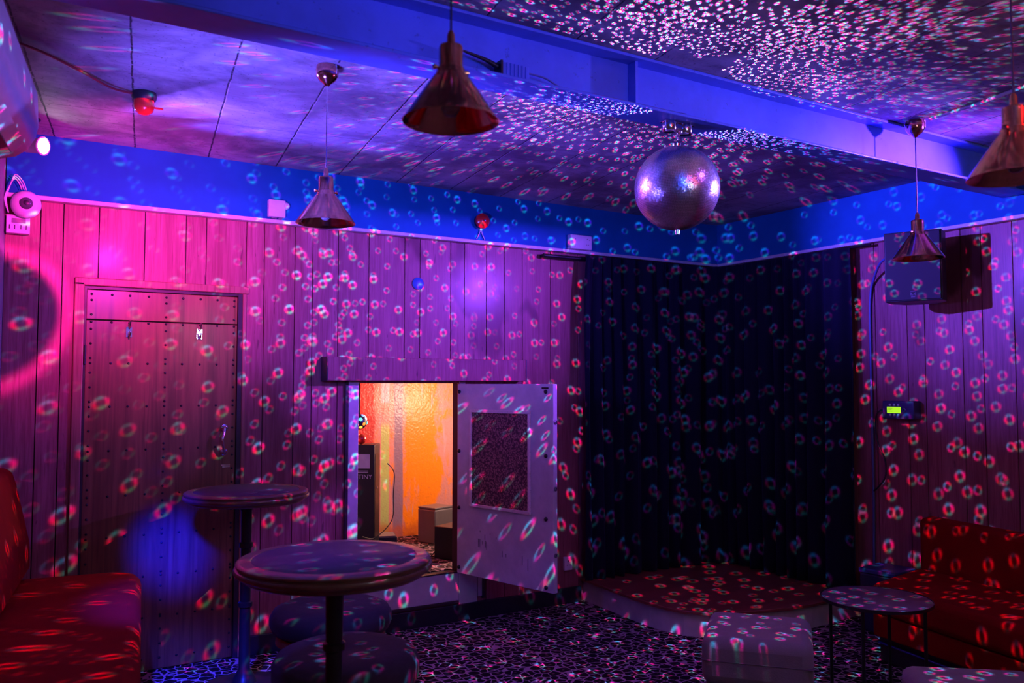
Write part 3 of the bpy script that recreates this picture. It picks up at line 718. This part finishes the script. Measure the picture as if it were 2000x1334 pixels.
# mirror ball
BC = Vector((2.273, 2.47, 2.239)); BR = .165
t = thing('mirror_ball', 'large round mirror ball hanging under the beam', 'mirror ball', tuple(BC))
bm = BM(); lathe(bm, [((BR-.0018)*math.sin(PI*k/48), -(BR-.0018)*math.cos(PI*k/48)) for k in range(49)], 64); obj('core', bm, M['black'], t, smooth=180)
bm = BM(); rows = 84; rnd = random.Random(3)
for i in range(rows):
    a0 = -PI/2 + PI*(i+.06)/rows; a1 = -PI/2 + PI*(i+.94)/rows; am = (a0+a1)/2
    n = max(6, int(round(2*PI*math.cos(am)*rows/PI)))
    off = rnd.random()
    for j in range(n):
        l0 = 2*PI*(j+.06+off)/n; l1 = 2*PI*(j+.94+off)/n; lm = (l0+l1)/2
        nrm = Vector((math.cos(am)*math.cos(lm), math.cos(am)*math.sin(lm), math.sin(am)))
        e = Vector((-math.sin(lm), math.cos(lm), 0)); u = nrm.cross(e)
        ta, tb = rnd.gauss(0, .035), rnd.gauss(0, .035); c = nrm*BR
        w = BR*math.cos(am)*(l1-l0)/2; hh = BR*(a1-a0)/2
        vs = [bm.verts.new(c + e*(sx*w) + u*(sy*hh) + nrm*(sx*w*ta + sy*hh*tb)) for sx, sy in ((-1,-1),(1,-1),(1,1),(-1,1))]
        bm.faces.new(vs)
o = obj('mirror_tiles', bm, M['mirror'], t); o['kind'] = 'stuff'
bm = BM(); lathe(bm, [(.016, BR-.004), (.018, BR+.010), (.008, BR+.014), (.006, BR+.018)], 20); obj('top_cap', bm, M['chrome'], t, smooth=50); bm = BM(); lathe(bm, [(0, -BR-.02), (.009, -BR-.018), (.010, -BR+.004)], 16); obj('bottom_cap', bm, M['chrome'], t, smooth=50)
bm = BM()
tube(bm, [(-.07+.012*math.cos(a), 0, BR-.008+.012*math.sin(a)) for a in [PI*k/10 for k in range(11)]], .003, 8, curve=False); obj('hanging_ring', bm, M['chrome'], t, smooth=60)
t2 = thing('ball_motor', 'chrome twin motor and chain fixed under the beam above the mirror ball', 'motor', (2.277, 2.47, BZ))
for s in (-1, 1):
    bm = BM(); lathe(bm, [(.026, 0), (.028, -.006), (.028, -.036), (.022, -.042), (0, -.042)], 26, Matrix.Translation((s*.042, 0, -.0008))); obj('motor_can', bm, M['chrome'], t2, smooth=50)
bm = BM(); bx(bm, -.075, .075, -.02, .02, -.006, -.001); bx(bm, -.014, .014, -.014, .014, -.03, -.007); obj('mounting_plate', bm, M['chrome'], t2)
bm = BM()
for k in range(3):
    zc = -.037 - k*.0115
    ring = [(.005*math.cos(a)*(k % 2), .005*math.cos(a)*(1-k % 2), zc+.0085*math.sin(a)) for a in [2*PI*q_/12 for q_ in range(13)]]
    tube(bm, ring, .0018, 6, curve=False)
    tube(bm, [(p[0]+.006, p[1], p[2]) for p in ring], .0018, 6, curve=False)
obj('chain', bm, M['chrome'], t2, smooth=60)

# air conditioner on the slanting left wall
t = thing('air_conditioner', 'white wall-mounted air conditioner high on the left wall', 'air conditioner', tuple(UV(2.9, -.627, 2.2)))
L0 = UV(2.9, -.627, 2.2)
def P(a, b, c): return UV(a, b, c) - L0
prof = [(-.626, 2.485), (-.40, 2.492), (-.362, 2.485), (-.350, 2.46), (-.345, 2.35), (-.352, 2.31), (-.375, 2.268), (-.41, 2.24), (-.457, 2.227), (-.626, 2.20)]
bm = BM(); prism(bm, prof, 2.36, 3.28, lambda b, c, a: P(a, b, c)); obj('body', bm, mat('ac_plastic', (.62, .58, .64), .32), t, bevel=.014)
bm = BM(); prism(bm, [(-.395, 2.252), (-.388, 2.248), (-.455, 2.218), (-.46, 2.223)], 2.42, 3.12, lambda b, c, a: P(a, b, c)); obj('outlet', bm, M['black'], t)
bm = BM(); prism(bm, [(-.372, 2.250), (-.366, 2.247), (-.40, 2.212), (-.405, 2.215)], 2.44, 3.10, lambda b, c, a: P(a, b, c)); obj('louvre', bm, M['white'], t)

# ------------------------------------------------------------------ projector lamps
LL = Vector((.172, 4.40, 2.563)); RL = Vector((4.62, 1.75, 2.43))
def par(loc, target, label):
    dirv = (Vector(target) - loc).normalized()
    t = thing('spot_lamp', label, 'spotlight', tuple(loc))
    Q = dirv.to_track_quat('Z', 'Y').to_matrix().to_4x4()
    bm = BM(); lathe(bm, [(.0, -.10), (.030, -.10), (.034, -.09), (.036, -.012), (.043, -.006), (.043, .002), (.036, .003), (.035, -.004)], 30, Q); obj('housing', bm, M['white'], t, smooth=50)
    bm = BM(); lathe(bm, [(.0335, -.004), (.030, -.001), (0, .001)], 26, Q); obj('lens', bm, M['lens'], t, smooth=60)
    bm = BM(); c = Q @ Vector((0, 0, -.055)); tube(bm, [(c.x, c.y, c.z), (c.x, c.y, CE-loc.z-.001)], .007, 8, curve=False); lathe(bm, [(.03, CE-loc.z-.008), (.03, CE-loc.z-.001)], 18, Matrix.Translation((c.x, c.y, 0))); obj('bracket', bm, M['blackmetal'], t)
    return dirv
dL = par(LL, BC, 'small lit white spotlight below the left end of the ceiling, next to the air conditioner')
dR = par(RL, BC, 'small lit white spotlight at the right wall out of frame')

# ------------------------------------------------------------------ furniture
def bench_left():
    t = thing('red_bench', 'red upholstered bench along the left wall, its end near the studded door', 'bench', tuple(UV(2.7, -.3, 0)))
    B0 = UV(2.7, -.3, 0); fn = lambda a, b, c: UV(a, b, c) - B0
    bm = BM()
    pts_ = [(1.1, -.60), (1.1, .012)]
    pts_ += [(4.20 + .14*math.sin(a), -.128 + .14*math.cos(a)) for a in [PI/2*k/8 for k in range(9)]]
    pts_ += [(4.34, -.60)]
    prism(bm, pts_, .16, .62, fn); o = obj('seat', bm, M['red'], t, bevel=.05)
    bm = BM(); prism(bm, [(1.12, -.6), (1.12, -.03), (4.28, -.03), (4.28, -.6)], .005, .158, fn); obj('plinth', bm, M['black'], t)
    bm = BM()
    prism(bm, [(-.47, .622), (-.44, .67), (-.445, .78), (-.50, 1.03), (-.52, 1.09), (-.56, 1.11), (-.61, 1.09), (-.61, .622)], 1.1, 4.33, lambda b, c, a: fn(a, b, c)); obj('backrest', bm, M['red'], t, bevel=.03)
bench_left()

def round_table(loc, label, top_r, zt):
    t = thing('round_table', label, 'table', loc, 0, 'round pedestal tables')
    bm = BM(); r = top_r
    lathe(bm, [(r-.06, zt-.056), (r-.030, zt-.055), (r-.024, zt-.050), (r-.022, zt-.042), (r-.016, zt-.041), (r-.007, zt-.038), (r-.001, zt-.032), (r, zt-.026), (r-.003, zt-.020), (r-.010, zt-.017), (r-.010, zt-.015), (r-.006, zt-.012), (r-.006, zt-.007), (r-.012, zt-.002), (r-.020, zt), (r-.048, zt), (r-.05, zt-.002)], 72); obj('tabletop', bm, M['edge'], t, smooth=38)
    bm = BM(); lathe(bm, [(0, zt-.0025), (r-.0505, zt-.0025), (r-.052, zt-.0005), (0, zt+.0002)], 64); obj('inlay', bm, M['inlay'], t, smooth=60)
    bm = BM(); lathe(bm, [(.10, zt-.056), (.10, zt-.062), (.042, zt-.066), (.036, zt-.085), (.027, zt-.10), (.025, zt-.25), (.033, zt-.255), (.033, zt-.275), (.025, zt-.28), (.025, .42), (.034, .415), (.034, .395), (.026, .39), (.027, .10), (.05, .06), (.06, .035)], 32); obj('column', bm, M['blackmetal'], t, smooth=50)
    bm = BM(); lathe(bm, [(.06, .036), (.19, .022), (.205, .012), (.205, .001)], 48); obj('base', bm, M['blackmetal'], t, smooth=50)
round_table((.893, 2.475, 0), 'nearer round table with moulded wooden edge and dark inlaid top', .292, .955)
round_table((1.078, 4.24, 0), 'farther round table standing close to the studded door', .298, .955)

def stool(loc, label, rz, r=.25, zt=.56, th=.11):
    t = thing('padded_stool', label, 'stool', loc, rz, 'padded stools by the round tables')
    bm = BM(); z0 = zt-th
    lathe(bm, [(0, z0), (r-.05, z0), (r-.012, z0+.012), (r, z0+.04), (r, zt-.045), (r-.015, zt-.018), (r-.05, zt-.004), (r-.09, zt), (.02, zt-.006), (0, zt-.012)], 56); obj('cushion', bm, M['leather'], t, smooth=70)
    bm = BM(); lathe(bm, [(r-.03, z0-.0005), (r-.025, z0-.035), (0, z0-.035)], 48); obj('seat_ring', bm, M['legwood'], t, smooth=40)
    for k in range(4):
        a = PI/4 + k*PI/2; bm = BM(); c, s = math.cos(a), math.sin(a)
        tube(bm, [((r-.07)*c, (r-.07)*s, z0-.036), ((r-.01)*c, (r-.01)*s, .001)], .016, 12, curve=False, radii=(.019, .012)); obj('leg', bm, M['legwood'], t, smooth=50)
    bm = BM(); rr = r-.045
    for k in range(4):
        a, b = PI/4 + k*PI/2, PI/4 + (k+1)*PI/2
        tube(bm, [(rr*math.cos(a), rr*math.sin(a), .2), (rr*math.cos(b), rr*math.sin(b), .2)], .008, 8, curve=False)
    obj('foot_rail', bm, M['legwood'], t, smooth=50)
stool((1.232, 3.45, 0), 'dark padded stool behind, half hidden under the nearer round table', .3)
stool((1.085, 2.88, 0), 'nearest dark padded stool, in front of the other at the frame bottom', .9, .255, .55, .13)

def pouf(loc, rz, w, d, label, zt=.42):
    t = thing('pouf', label, 'pouf', loc, rz, 'grey square poufs')
    bm = BM(); bx(bm, -w/2, w/2, -d/2, d/2, .235, zt); obj('top_cushion', bm, M['grey'], t, bevel=.045)
    bm = BM(); bx(bm, -w/2-.001, w/2+.001, -d/2-.001, d/2+.001, .338, .342)
    o = obj('piping', bm, mat('piping', (.10, .08, .10), .8), t, bevel=.0015)
    bm = BM(); bx(bm, -w/2+.02, w/2-.02, -d/2+.02, d/2-.02, .215, .234); obj('groove_band', bm, M['black'], t)
    bm = BM(); bx(bm, -w/2, w/2, -d/2, d/2, .03, .214); obj('base_cushion', bm, M['grey'], t, bevel=.03)
    for sx in (-1, 1):
        for sy in (-1, 1):
            bm = BM(); lathe(bm, [(.014, .0005), (.018, .029)], 12, Matrix.Translation((sx*(w/2-.05), sy*(d/2-.05), 0))); obj('foot', bm, M['black'], t)
pouf((2.832, 2.60, 0), math.radians(-49.6), .44, .46, 'grey square pouf standing in front of the corner stage', .435)
pouf((2.985, 1.70, 0), math.radians(-39.7), .46, .46, 'grey square pouf at the bottom right corner of the photo')

t = thing('side_table', 'thin black round side table beside the red sofa', 'table', (3.456, 2.47, 0))
bm = BM(); lathe(bm, [(.225, .486), (.235, .488), (.235, .498), (.232, .5), (0, .5)], 56); obj('tabletop', bm, M['laminate'], t, smooth=40)
bm = BM(); lathe(bm, [(.2355, .487), (.239, .487), (.239, .501), (.2355, .501)], 56, cap=False); obj('rim', bm, M['blackmetal'], t, smooth=40)
for k in range(4):
    a = math.radians(20 + 90*k); bm = BM(); tube(bm, [(.205*math.cos(a), .205*math.sin(a), .485), (.205*math.cos(a), .205*math.sin(a), .012)], .008, 8, curve=False); obj('leg', bm, M['blackmetal'], t, smooth=50)
bm = BM(); tube(bm, [(.205*math.cos(a), .205*math.sin(a), .008) for a in [2*PI*k/40 for k in range(41)]], .007, 8, curve=False); obj('floor_ring', bm, M['blackmetal'], t, smooth=50)

t = thing('red_sofa', 'low red armless sofa along the right wall', 'sofa', (4.25, 2.0, 0))
O = Vector((4.25, 2.0, 0)); ev = Vector((-.19, -.98, 0)).normalized()
A_, B_ = Vector((3.985, 2.88, 0)), Vector((4.575, 2.985, 0)); Ls = 1.95
def q4(p, b, off0=0, off1=0):
    w = (B_-A_).normalized()
    return [tuple((v-O)[:2]) for v in (A_+w*p, B_+w*b, B_+w*b+ev*Ls, A_+w*p+ev*Ls)]
bm = BM(); prism(bm, q4(0, 0), .27, .425); obj('seat_cushion', bm, M['red'], t, bevel=.035)
bm = BM(); prism(bm, q4(.02, .0), .15, .268); obj('seat_base', bm, M['red'], t, bevel=.01)
bm = BM(); prism(bm, q4(.10, -.02), .004, .149); obj('plinth', bm, M['black'], t)
bm = BM(); w = (B_-A_).normalized(); a_ = A_+w*.085; tube(bm, [tuple(a_-O+Vector((0, 0, .10))), tuple(a_-O+ev*Ls+Vector((0, 0, .10)))], .007, 8, curve=False)
o = obj('foot_rail', bm, mat('blue_rail', (.05, .12, .5), .25, .5), t); o['label'] = 'thin blue metal rail'
bm = BM(); b0 = B_+w*.002; quad = [b0, b0+w*.155, b0+w*.155+ev*Ls, b0+ev*Ls]; prism(bm, [tuple((v-O)[:2]) for v in quad], .27, .705); obj('backrest', bm, M['red'], t, bevel=.035)
t = thing('floor_box', 'low dark box on the floor between curtain and red sofa', 'box', (4.62, 3.22, 0), .1)
bm = BM(); bx(bm, -.12, .12, -.11, .11, .0, .34); obj('case', bm, mat('box_blue_black', (.02, .03, .08), .4), t, bevel=.008)
bm = BM(); bx(bm, -.125, .125, -.115, .115, .3405, .37); obj('lid', bm, mat('box_lid', (.03, .06, .22), .35), t, bevel=.008)

# ------------------------------------------------------------------ light
def lamp(kind, name, loc, col, W, **kw):
    d = bpy.data.lights.new(name, kind); d.color = col; d.energy = W
    for k, v in kw.items():
        if k != 'to': setattr(d, k, v)
    o = bpy.data.objects.new(name, d); C.objects.link(o); o.location = loc
    if 'to' in kw: o.rotation_euler = aim(Vector(kw['to']) - Vector(loc)).to_euler()
    return o

def spot_group():
    """stand-in for what the tiles of the ball throw round the room: for an outgoing direction r, find the tile whose
    normal is halfway between r and the lamp, and draw the ring-shaped image of that lamp's LEDs"""
    g = bpy.data.node_groups.new('mirror_ball_reflections', 'ShaderNodeTree')
    g.interface.new_socket('Direction', in_out='INPUT', socket_type='NodeSocketVector')
    g.interface.new_socket('Side', in_out='INPUT', socket_type='NodeSocketVector')
    g.interface.new_socket('Color', in_out='OUTPUT', socket_type='NodeSocketColor')
    t = NT(g); gi = t.new('NodeGroupInput'); go = t.new('NodeGroupOutput')
    r = gi.outputs[0]; side = gi.outputs[1]
    total = None
    for s, DL, rho0, sig, gain, a_r, tint, seed in (
            (tuple((LL-BC).normalized()), .0375, .0086, .0032, 1.12, .5, (1.0, 1.0, 1.0), 1.0),
            (tuple((RL-BC).normalized()), .0345, .0070, .0026, .60, 2.2, (.9, 1.0, 1.15), 7.0)):
        h = t.v('NORMALIZE', t.v('ADD', r, s)); hx, hy, hz = t.sep(h)
        lat = t.m('ARCSINE', hz); i = t.m('ADD', t.m('FLOOR', t.m('DIVIDE', lat, DL)), .5)
        lc = t.m('MULTIPLY', i, DL)
        N = t.m('MAXIMUM', 6.0, t.m('ROUND', t.m('MULTIPLY', t.m('COSINE', lc), 2*PI/DL)))
        w = t.m('DIVIDE', 2*PI, N)
        roff = t.new('ShaderNodeTexWhiteNoise', noise_dimensions='2D'); t.put(roff.inputs['Vector'], t.xyz(i, seed, 0))
        lon = t.m('ADD', t.m('ARCTAN2', hy, hx), t.m('MULTIPLY', roff.outputs['Value'], .6))
        j = t.m('ADD', t.m('FLOOR', t.m('DIVIDE', lon, w)), .5)
        wn = t.new('ShaderNodeTexWhiteNoise', noise_dimensions='3D'); t.put(wn.inputs['Vector'], t.xyz(i, j, seed))
        rx, ry_, rz_ = t.sep(wn.outputs['Color'])
        lc2 = t.m('ADD', lc, t.m('MULTIPLY', t.m('SUBTRACT', rx, .5), DL*.42))
        ln2 = t.m('SUBTRACT', t.m('MULTIPLY', t.m('ADD', j, t.m('MULTIPLY', t.m('SUBTRACT', ry_, .5), .42)), w), t.m('MULTIPLY', roff.outputs['Value'], .6))
        cl = t.m('COSINE', lc2)
        nc = t.xyz(t.m('MULTIPLY', cl, t.m('COSINE', ln2)), t.m('MULTIPLY', cl, t.m('SINE', ln2)), t.m('SINE', lc2))
        ns = t.v('DOT_PRODUCT', nc, s)
        rc = t.v('SUBTRACT', t.v('SCALE', nc, sc=t.m('MULTIPLY', ns, 2.0)), s)
        d = t.v('SUBTRACT', r, rc); rho = t.v('LENGTH', d)
        e1 = t.v('NORMALIZE', t.v('CROSS_PRODUCT', rc, (0, 0, 1))); e2 = t.v('CROSS_PRODUCT', rc, e1)
        phi = t.m('ARCTAN2', t.v('DOT_PRODUCT', d, e2), t.v('DOT_PRODUCT', d, e1))
        q = t.m('DIVIDE', t.m('SUBTRACT', rho, rho0), sig)
        ring = t.m('POWER', 2.718, t.m('MULTIPLY', t.m('MULTIPLY', q, q), -1.0))
        red = t.m('POWER', t.m('ADD', .5, t.m('MULTIPLY', t.m('COSINE', t.m('ADD', t.m('MULTIPLY', phi, 2.0), a_r)), .5)), 1.3)
        grn = t.m('POWER', t.m('ADD', .5, t.m('MULTIPLY', t.m('COSINE', t.m('ADD', t.m('MULTIPLY', phi, 2.0), a_r+PI)), .5)), 1.5)
        blu = t.m('ADD', .35, t.m('MULTIPLY', t.m('COSINE', t.m('ADD', phi, a_r+.9)), .35))
        blu = t.m('ADD', blu, t.m('MULTIPLY', grn, .35))
        col = t.xyz(t.m('ADD', t.m('MULTIPLY', red, 1.7*tint[0]), .03), t.m('MULTIPLY', grn, .75*tint[1]), t.m('MULTIPLY', blu, 1.35*tint[2]))
        lit = t.m('GREATER_THAN', rz_, .16)                       # some rings are dropped at random
        lit = t.m('MULTIPLY', lit, t.m('ADD', .35, t.m('MULTIPLY', rz_, .9)))
        front = t.m('MINIMUM', 1.0, t.m('MULTIPLY', t.m('MAXIMUM', t.m('SUBTRACT', ns, .12), 0.0), 1.9))         # tiles turned to the lamp catch more of it
        cx_, cy_, cz_ = t.sep(rc)
        az = t.v('DOT_PRODUCT', t.v('NORMALIZE', t.xyz(cx_, cy_, 0.0)), side)
        mask = t.m('GREATER_THAN', az, t.ss(cz_, .15, .55, .80, .46))   # each added light has its own side of the ball; they overlap towards the ceiling
        k = t.m('MULTIPLY', t.m('MULTIPLY', t.m('MULTIPLY', ring, lit), t.m('MULTIPLY', front, mask)), gain)
        c = t.v('SCALE', col, sc=k)
        total = c if total is None else t.v('ADD', total, c)
    t.l.new(total, go.inputs[0])
    return g
G = spot_group()
SPOT_W = 165
for k in range(6):  # patterned lights added just off the ball in place of real tile reflections
    a = math.radians(-105 + 60*k); sd = Vector((math.cos(a), math.sin(a), 0))
    o = lamp('POINT', 'ball_reflection_light', tuple(BC + sd*(BR+.012)), (1, 1, 1), SPOT_W, shadow_soft_size=0.0)
    d = o.data; d.use_nodes = True; t = NT(d.node_tree)
    em = d.node_tree.nodes['Emission']
    gn = t.new('ShaderNodeGroup'); gn.node_tree = G
    tc = t.new('ShaderNodeTexCoord').outputs['Normal']
    t.l.new(t.v('NORMALIZE', tc), gn.inputs[0]); gn.inputs[1].default_value = tuple(sd)
    t.l.new(gn.outputs[0], em.inputs['Color'])
    lf = t.new('ShaderNodeLightFalloff'); lf.inputs['Strength'].default_value = 1.0   # beams leave a flat tile almost parallel
    t.l.new(t.m('ADD', t.m('MULTIPLY', lf.outputs['Linear'], .75), t.m('MULTIPLY', lf.outputs['Quadratic'], .55)), em.inputs['Strength'])

# the two spotlights that hit the ball; two more lights added for wall spill
lamp('SPOT', 'left_spot_light', tuple(LL + dL*.02), (.20, .08, 1.0), 700, to=tuple(LL+dL+Vector((0,0,.03))), spot_size=math.radians(46), spot_blend=.8, shadow_soft_size=.02)
lamp('SPOT', 'left_wall_spot_light', tuple(LL + dL*.03), (.13, .06, 1.0), 1700, to=(4.78, 2.75, 2.42), spot_size=math.radians(31), spot_blend=1.0, shadow_soft_size=.02)
lamp('SPOT', 'right_spot_light', tuple(RL + dR*.02), (.24, .13, 1.0), 420, to=tuple(RL+dR+Vector((0,0,.0))), spot_size=math.radians(42), spot_blend=1.0, shadow_soft_size=.02)
lamp('SPOT', 'right_wash_light', (4.5, 1.45, 2.5), (.25, .05, 1.0), 900, to=(2.0, 4.75, 2.15), spot_size=math.radians(48), spot_blend=1.0, shadow_soft_size=.03)
# unseen magenta light without a fitting; dark oval and fringe shaped into its strength
mp = Vector((.62, 3.35, 2.30))
o = lamp('POINT', 'magenta_wall_light', tuple(mp), (1.0, .02, .55), 140, shadow_soft_size=.03)
if not o.data.use_nodes: o.data.use_nodes = True
t = NT(o.data.node_tree)
em = o.data.node_tree.nodes['Emission']
tc = t.v('NORMALIZE', t.new('ShaderNodeTexCoord').outputs['Normal'])
ax = (Vector((-.01, YB, 1.80)) - mp).normalized()
ca = t.m('ARCCOSINE', t.v('DOT_PRODUCT', tc, tuple(ax)))
hole = t.ss(ca, .168, .182)
rq = t.m('DIVIDE', t.m('SUBTRACT', ca, .196), .016)
fringe = t.m('MULTIPLY', hole, t.m('MULTIPLY', 1.6, t.m('POWER', 2.718, t.m('MULTIPLY', t.m('MULTIPLY', rq, rq), -1.0))))
ax2 = (Vector((.58, YB, 2.28)) - mp).normalized()
edge_ = t.m('SUBTRACT', 1.0, t.ss(t.m('ARCCOSINE', t.v('DOT_PRODUCT', tc, tuple(ax2))), .26, .74))
t.l.new(t.m('ADD', t.m('MULTIPLY', hole, edge_), fringe), em.inputs['Strength'])
# blue lamp on the left, aimed at the foot of the studded door
lamp('SPOT', 'blue_floor_light', (.15, 2.30, 2.10), (.02, .03, 1.0), 1300, to=(.85, 4.20, 0), spot_size=math.radians(22), spot_blend=.9, shadow_soft_size=.03)
lamp('SPOT', 'blue_door_light', (.20, 2.45, 1.75), (.003, .006, 1.0), 3200, to=(.83, 4.75, .60), spot_size=math.radians(10), spot_blend=1.0, shadow_soft_size=.07)
# unseen washes without fittings; fills added for ceiling, carpet and tables
lamp('SPOT', 'pink_wash_light', (2.0, .2, 2.6), (1.0, .05, .30), 10, to=(1.6, 4.75, 1.3), spot_size=math.radians(80), spot_blend=1.0, shadow_soft_size=.12)
lamp('SPOT', 'blue_wash_light', (1.0, -.6, 2.4), (.02, .07, 1.0), 150, to=(1.9, 2.9, 2.62), spot_size=math.radians(60), spot_blend=1.0, shadow_soft_size=.12)
lamp('POINT', 'red_glow_light', (2.4, .6, 2.4), (1.0, .02, .03), 3.5, shadow_soft_size=.15)
lamp('POINT', 'door_glow_light', (1.88, -.1, 2.06), (.8, .85, 1.0), 11, shadow_soft_size=.07)  # unseen white light placed where the door mirrors it
lamp('SPOT', 'violet_ceiling_fill', (.45, 2.75, 1.75), (.13, .09, 1.0), 210, to=(1.45, 3.55, 2.695), spot_size=math.radians(115), spot_blend=.9, shadow_soft_size=.12)  # fill added to brighten the ceiling
lamp('SPOT', 'violet_floor_light', (2.7, 1.5, 2.6), (.42, .10, 1.0), 34, to=(2.3, 3.5, 0), spot_size=math.radians(84), spot_blend=1.0, shadow_soft_size=.1)
lamp('SPOT', 'blue_table_light', (.0, 1.9, 2.2), (.02, .05, 1.0), 90, to=(1.35, 3.0, .7), spot_size=math.radians(36), spot_blend=.9, shadow_soft_size=.06)
# inside the hatch
lamp('POINT', 'hatch_lamp_light', (3.15, 5.15, 1.35), (1.0, .58, .40), 46, shadow_soft_size=.06)
lamp('POINT', 'hatch_red_light', (2.1, 5.7, 1.4), (1.0, .10, .04), 12, shadow_soft_size=.04)

w = bpy.data.worlds.new('World'); sc.world = w; w.use_nodes = True
w.node_tree.nodes['Background'].inputs[0].default_value = (.02, .01, .04, 1); w.node_tree.nodes['Background'].inputs[1].default_value = .3

# ------------------------------------------------------------------ camera
cam = bpy.data.cameras.new('camera'); co = bpy.data.objects.new('camera', cam); C.objects.link(co)
co.location = (0, 0, 1.47)
F_ = 1656.0; yaw = math.radians(31.5); pit = math.atan(84/F_)
co.rotation_euler = Euler((PI/2 + pit, 0, -yaw), 'XYZ')
cam.sensor_width = 36; cam.lens = 36*F_/2000; cam.clip_start = .05
cam.dof.use_dof = True; cam.dof.focus_distance = 4.4; cam.dof.aperture_fstop = 3.2
sc.camera = co
sc.view_settings.view_transform = 'Standard'; sc.view_settings.look = 'None'; sc.view_settings.gamma = 1; sc.view_settings.exposure = .12
sc.cycles.use_denoising = True
sc.cycles.max_bounces = 6; sc.cycles.diffuse_bounces = 3; sc.cycles.glossy_bounces = 4; sc.cycles.transmission_bounces = 6
sc.cycles.sample_clamp_indirect = 4.0
sc.cycles.caustics_reflective = False; sc.cycles.caustics_refractive = False
